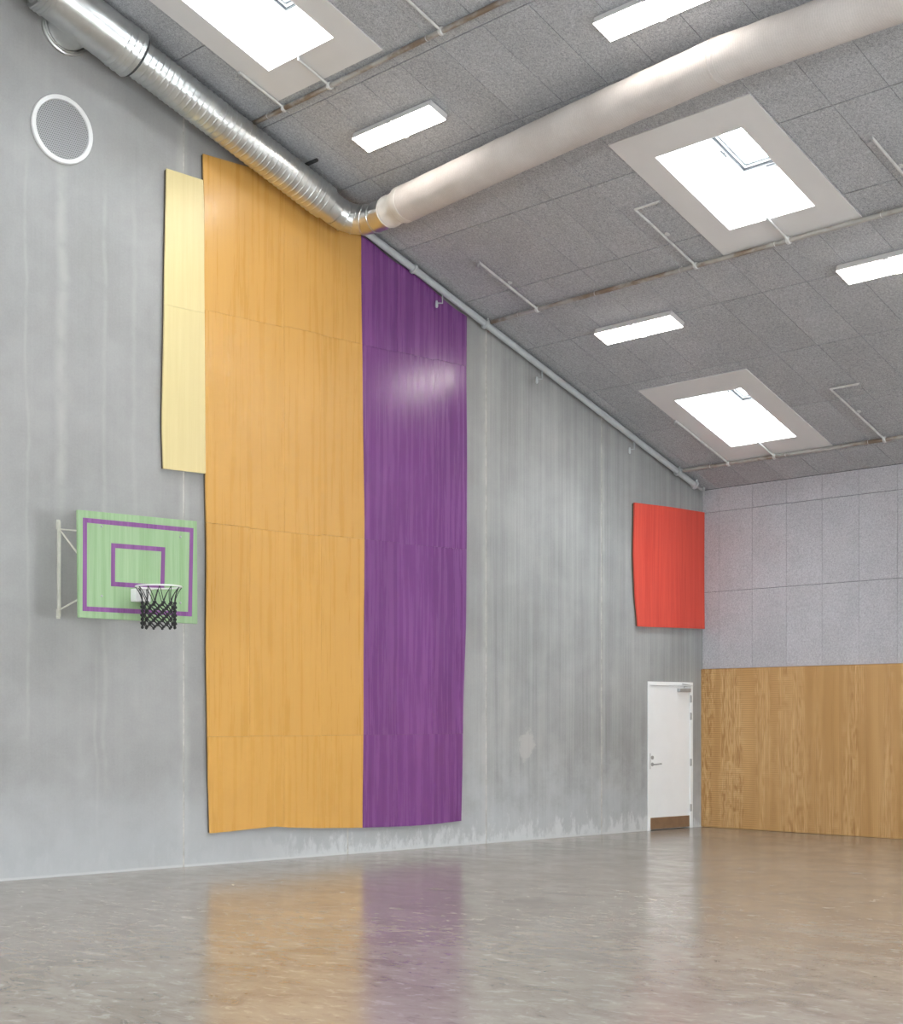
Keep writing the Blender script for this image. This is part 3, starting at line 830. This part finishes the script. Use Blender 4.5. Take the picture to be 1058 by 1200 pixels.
# straight sleeve then gores
bm = B(); s0 = dp(EL0 - 0.13); lathe(bm, s0, ra - s0, [(0, .172), (0.05, .172), (0.052, .178), (0.07, .178), (0.072, .172), ((ra - s0).length, .172)], 40)
adopt(new_obj('elbow_sleeve', bm, M['metal'], smooth=True), duct)
arc = []
for i in range(6):
    t = i / 5
    arc.append((ra * (1 - t) ** 2 + corner * 2 * t * (1 - t) + rb * t ** 2, (d1 * (1 - t) + d2 * t).normalized()))
prev = None
n_side = 40
_, u, v = frame_of(d1)
rings_pts = []
for p, t in arc:
    u = (u - t * u.dot(t)).normalized(); v = t.cross(u)
    rings_pts.append([p + u * (0.172 * math.cos(2 * math.pi * i / n_side)) + v * (0.172 * math.sin(2 * math.pi * i / n_side)) for i in range(n_side)])
for k, (ra_, rb_) in enumerate(zip(rings_pts, rings_pts[1:])):
    bm = B()
    A_ = [bm.verts.new(p) for p in ra_]; B_ = [bm.verts.new(p) for p in rb_]
    bridge(bm, A_, B_)
    adopt(new_obj('elbow_gore', bm, M['metal'], smooth=True), duct)
    if k:
        bm = B(); torus(bm, arc[k][0], 0.173, 0.007, arc[k][1], 40, 6)
        adopt(new_obj('elbow_seam', bm, M['metal'], smooth=True), duct)

# ------------------------------------------------------------------ fabric duct
fab = tag(root_at('fabric_duct', cp(-7.3, -4.0, 0.3)), 'off white fabric air duct running along the ceiling from the steel elbow', 'duct')
st = rb + d2 * 0.02
bm = B(); L = 0.42
lathe(bm, st, d2, [(-.016, .176), (0.0, .184), (.02, .176), (.04, .184), (.06, .176), (L * .40, .178), (L * .62, .196), (L * .66, .206), (L * .9, .204)], 40)
adopt(new_obj('collar', bm, M['collar'], smooth=True), fab)
pts = [st + d2 * (L * 0.62)] + WD[2:5] + [WD[5]]
fine_pts, radii = [], []
for a, b in zip(pts, pts[1:]):
    n_ = max(2, int((b - a).length / 0.12))
    for i in range(n_):
        fine_pts.append(a + (b - a) * (i / n_)); radii.append(0.203 + 0.003 * math.sin(i * 1.7) * math.sin(i * 0.31))
fine_pts.append(pts[-1]); radii.append(0.203)
bm = B(); tube(bm, fine_pts, radii, 40)
adopt(new_obj('sleeve', bm, M['fabric'], smooth=True), fab)
for y in (-5.87, -9.4):
    q = min(fine_pts, key=lambda p: abs(p.y - y)); bm = B()
    torus(bm, q, 0.204, 0.006, (0, 1, 0), 40, 6); torus(bm, q + Vector((0.002, -0.06, 0)), 0.204, 0.005, (0, 1, 0), 40, 6)
    adopt(new_obj('zip_seam', bm, M['fabric'], smooth=True), fab)
bm = B()
tube(bm, [cp(-7.1 - 0.05 * k, -1.2 - 1.45 * k, 0.012) for k in range(9)], 0.011, 6)
adopt(new_obj('hanging_rail', bm, M['smallpipe']), fab)
for k in range(9):
    y = -1.3 - 1.45 * k
    q = min(fine_pts, key=lambda p: abs(p.y - y))
    if q.y < -1.4:
        bm = B(); top = q + NRM * 0.295; tube(bm, [top, q + NRM * 0.2], 0.004, 5)
        adopt(new_obj('hanger', bm, M['smallpipe']), fab)

# short dark strut over the spiral duct
bm = B()
hexa(bm, [cp(-7.86, -0.12, 0.001), cp(-7.83, -0.12, 0.001), cp(-7.83, -0.56, 0.001), cp(-7.86, -0.56, 0.001), cp(-7.86, -0.12, 0.03), cp(-7.83, -0.12, 0.03), cp(-7.83, -0.56, 0.03), cp(-7.86, -0.56, 0.03)])
tag(new_obj('duct_strut', bm, M['darksteel']), 'short dark steel strut on the ceiling over the spiral duct', 'bracket')

# ------------------------------------------------------------------ sprinkler pipes
def sprinkler_head(p, root):
    p = Vector(p); bm = B()
    lathe(bm, p, -NRM, [(0, .013), (.02, .013), (.022, .02), (.03, .02), (.032, .008), (.06, .006)], 10)
    tube(bm, [p - NRM * .03 + Vector((0, .016, 0)), p - NRM * .065 + Vector((0, .018, 0)), p - NRM * .085], .0035, 5)
    tube(bm, [p - NRM * .03 + Vector((0, -.016, 0)), p - NRM * .065 + Vector((0, -.018, 0)), p - NRM * .085], .0035, 5)
    lathe(bm, p - NRM * .085, -NRM, [(0, .022), (.004, .024)], 12)
    adopt(new_obj('sprinkler_head', bm, M['steel'], smooth=True), root)
def clamp(p, d, r, root, mat='smallpipe'):
    bm = B(); d = Vector(d).normalized()
    lathe(bm, Vector(p) - d * .022, d, [(0, r * 1.3), (.008, r * 1.55), (.036, r * 1.55), (.044, r * 1.3)], 14)
    adopt(new_obj('coupling', bm, M[mat], smooth=True), root)
# wall pipe
PY, POFF, PR = -0.12, 0.085, 0.043
wp = tag(root_at('sprinkler_pipe', cp(-4, PY, POFF)), 'thick pale grey sprinkler pipe sloping along the top of the concrete wall', 'pipe')
bm = B(); tube(bm, [cp(-7.6, PY, POFF), cp(-0.27, PY, POFF)], PR, 20)
adopt(new_obj('main_pipe', bm, M['greypipe'], smooth=True), wp)
for x in (-5.95, -4.70, -0.72, -0.31):
    clamp(cp(x, PY, POFF), SDIR, PR, wp, 'greypipe')
    if x > -5:
        bm = B(); tube(bm, [cp(x, PY, POFF), cp(x, PY - .02, 0.0)], .012, 6); adopt(new_obj('pipe_hanger', bm, M['smallpipe']), wp)
bm = B(); e = cp(-0.27, PY, POFF)
tube(bm, [e, e + Vector((.08, 0, -.03)), e + Vector((.16, -.01, -.05))], .018, 8); tube(bm, [e + Vector((.16, -.01, .0)), e + Vector((.16, -.01, -.16))], .02, 8)
adopt(new_obj('drain_valve', bm, M['steel'], smooth=True), wp)
for x in (-5.45, -3.62, -1.70):
    p = cp(x, PY, POFF + PR); bm = B()
    q = p + Vector((0.0, 0, -0.11)); r_ = q + Vector((-0.10, 0.0, -0.015))
    tube(bm, [p, q, r_], .009, 6); lathe(bm, r_ + Vector((0, 0, .03)), (0, 0, -1), [(0, .012), (.03, .018), (.075, .020), (.09, .012)], 10)
    adopt(new_obj('sprinkler_head', bm, M['greypipe'], smooth=True), wp)
# ceiling runs: main along the hall, arms up the slope
def ceiling_run(x, y0, y1, arms, label, r=0.027, off=0.055):
    root = tag(root_at('sprinkler_pipe', cp(x, (y0 + y1) / 2, off)), label, 'pipe')
    bm = B(); tube(bm, [cp(x, y0, off), cp(x - 0.06, y1, off)], r, 14)
    adopt(new_obj('main_pipe', bm, M['stained'], smooth=True), root)
    for (y, xe, ye, kind) in arms:
        bm = B(); xs0 = x - 0.06 * (y - y0) / (y1 - y0)
        if kind == 'shaft':
            pts = [cp(xs0, y, off), cp(xe, y, off), cp(xe - 0.03, y, -0.02), cp(xe - 0.10, y - 0.10, -0.45)]
        elif ye is not None:
            pts = [cp(xs0, y, off), cp(xe, y, off), cp(xe, ye, off)]
        else:
            pts = [cp(xs0, y, off), cp(xe, y, off)]
        tube(bm, pts, 0.0145, 8)
        adopt(new_obj('branch_pipe', bm, M['smallpipe'], smooth=True), root)
        clamp(cp(xs0, y, off), (0, 1, 0), r, root)
        end = pts[-1]
        if kind == 'shaft':
            bm = B(); tube(bm, [end, end + NRM * 0.05], .006, 6); adopt(new_obj('sprinkler_head', bm, M['steel']), root)
        else:
            sprinkler_head(end, root)
            bm = B(); m = cp((xs0 + xe) / 2, y, 0); tube(bm, [m, m - NRM * off], .005, 5)
            lathe(bm, m, -NRM, [(0, .03), (.006, .03)], 10)
            adopt(new_obj('pipe_hanger', bm, M['smallpipe']), root)
    k = y0 - 0.5
    while k > y1:
        xs0 = x - 0.06 * (k - y0) / (y1 - y0)
        bm = B(); tube(bm, [cp(xs0, k, 0), cp(xs0, k, off)], .006, 5); torus(bm, cp(xs0, k, off), r + .003, .004, (0, 1, 0), 14, 5)
        adopt(new_obj('pipe_hanger', bm, M['smallpipe']), root)
        k -= 1.3
    return root
ceiling_run(-4.675, -0.19, -9.0, [(-1.02, -5.71, None, 'arm'), (-3.51, -5.77, -3.85, 'arm'), (-4.76, -5.11, None, 'shaft'), (-6.4, -5.75, None, 'arm')],
            'thin stained sprinkler pipe crossing the ceiling under the fabric duct skylight')
ceiling_run(-0.685, -0.19, -9.0, [(-1.01, -1.92, None, 'arm'), (-1.80, -1.095, None, 'shaft'), (-3.53, -1.99, -3.95, 'arm'), (-6.4, -1.9, None, 'arm')],
            'thin sprinkler pipe crossing the ceiling close to the end wall')
ceiling_run(-8.60, -0.17, -9.0, [(-0.96, -9.20, None, 'arm'), (-1.75, -9.02, None, 'shaft'), (-3.475, -9.75, -3.85, 'arm'), (-6.4, -9.7, None, 'arm')],
            'thin stained sprinkler pipe crossing the ceiling above the steel duct', off=0.037)

# ------------------------------------------------------------------ basketball hoop
hoop = tag(root_at('basketball_hoop', (-10.25, 0, 2.63)), 'green wall mounted basketball backboard with purple lines and black net', 'basketball hoop')
bx0, bx1, bz0, bz1, byf = -10.955, -9.548, 2.635, 3.70, -0.68
bm = B(); prism_xz(bm, [(bx0 + .012, bz0), (bx1, bz0 - .005), (bx1 - 0.008, bz1 + 0.01), (bx0, bz1)], byf, byf + 0.035)
board_o = adopt(new_obj('backboard', bm, M['green']), hoop)
def stripe_rect(name, x0, x1, z0, z1, w, wob):
    bm = B(); y0, y1 = byf - 0.0012, byf + 0.001
    P = [(x0, z0), (x1 - wob, z0 + .004), (x1, z1 + .006), (x0 + .003, z1)]
    I = [(P[0][0] + w, P[0][1] + w), (P[1][0] - w, P[1][1] + w), (P[2][0] - w, P[2][1] - w), (P[3][0] + w, P[3][1] - w)]
    for i in range(4):
        j = (i + 1) % 4
        prism_xz(bm, [P[i], P[j], I[j], I[i]], y0, y1)
    bmesh.ops.remove_doubles(bm, verts=bm.verts[:], dist=1e-5)
    o = new_obj(name, bm, M['stripe']); o.parent = board_o; return o
stripe_rect('border_line', -10.905, -9.598, 2.700, 3.628, 0.047, 0.02)
stripe_rect('target_line', -10.585, -9.945, 2.965, 3.400, 0.047, 0.012)
for x, z in ((-10.69, 3.56), (-9.76, 3.53), (-10.69, 2.86), (-9.76, 2.84)):
    bm = B(); lathe(bm, (x, byf, z), (0, -1, 0), [(0, .012), (.004, .012), (.008, .006)], 10)
    o = new_obj('bolt', bm, M['steel']); o.parent = board_o
for sx in (-10.80, -9.70):
    bm = B(); box(bm, sx - .014, sx + .014, -0.04, -0.001, 2.68, 3.66); bevel_all(bm, .004)
    box(bm, sx - .02, sx + .02, -0.012, -0.0005, 3.58, 3.68); box(bm, sx - .02, sx + .02, -0.012, -0.0005, 2.66, 2.76)
    adopt(new_obj('wall_rail', bm, M['cream']), hoop)
    k = 1 if sx < -10.25 else -1
    bx_ = sx + 0.12 * k
    for z0, z1, xx in ((3.58, 3.50, bx_), (3.58, 2.98, bx_), (2.75, 2.95, bx_)):
        bm = B(); tube(bm, [(sx, -0.03, z0), (xx, byf + 0.036, z1)], .009, 6)
        adopt(new_obj('brace_rod', bm, M['cream']), hoop)
    bm = B(); box(bm, bx_ - .02, bx_ + .02, byf + .0355, byf + .06, 2.85, 3.56)
    adopt(new_obj('board_rail', bm, M['cream']), hoop)
rx, ry, rz, rr = -10.265, byf - 0.15 - 0.228, 2.955, 0.228
bm = B(); torus(bm, (rx, ry, rz), rr, 0.008, (0, 0, 1), 48, 8)
adopt(new_obj('rim', bm, M['white'], smooth=True), hoop)
bm = B(); box(bm, rx - .095, rx + .085, byf - 0.10, byf - 0.001, rz - 0.135, rz - 0.005); bevel_all(bm, .006)
box(bm, rx - .085, rx + .075, byf - 0.17, byf - 0.10, rz - 0.012, rz - 0.004)
adopt(new_obj('rim_mount', bm, M['white']), hoop)
bm = B()
NN = 12
def npt(i, lvl, rad): 
    a = 2 * math.pi * i / NN
    return Vector((rx + rad * math.cos(a), ry + rad * math.sin(a), lvl))
zt, zn, zbm = rz - 0.005, rz - 0.165, 2.545
rows = 6
for i in range(NN):
    for s in (-0.5, 0.5):                       # loops from the rim
        pts = []
        for t in (0, .25, .5, .75, 1):
            rad = 0.228 - 0.062 * (1 - (1 - t) ** 2)
            pts.append(npt(i + s * t, zt + (zn - zt) * t, rad))
        tube(bm, pts, .0042, 4, caps=False)
for k in range(rows):
    z0, z1 = zn + (zbm - zn) * k / rows, zn + (zbm - zn) * (k + 1) / rows
    for i in range(NN):
        o0 = 0.5 if k % 2 == 0 else 0.0
        for s in (-0.5, 0.5):
            tube(bm, [npt(i + o0, z0, .166), npt(i + o0 + s, z1, .166)], .0068, 4, caps=False)
        blob(bm, npt(i + o0, z0, .166), .0195)
        if k == rows - 1: blob(bm, npt(i + 0.5 - o0 if False else i + o0 + 0.5, z1, .166), .016)
adopt(new_obj('net', bm, M['black'], smooth=True), hoop)
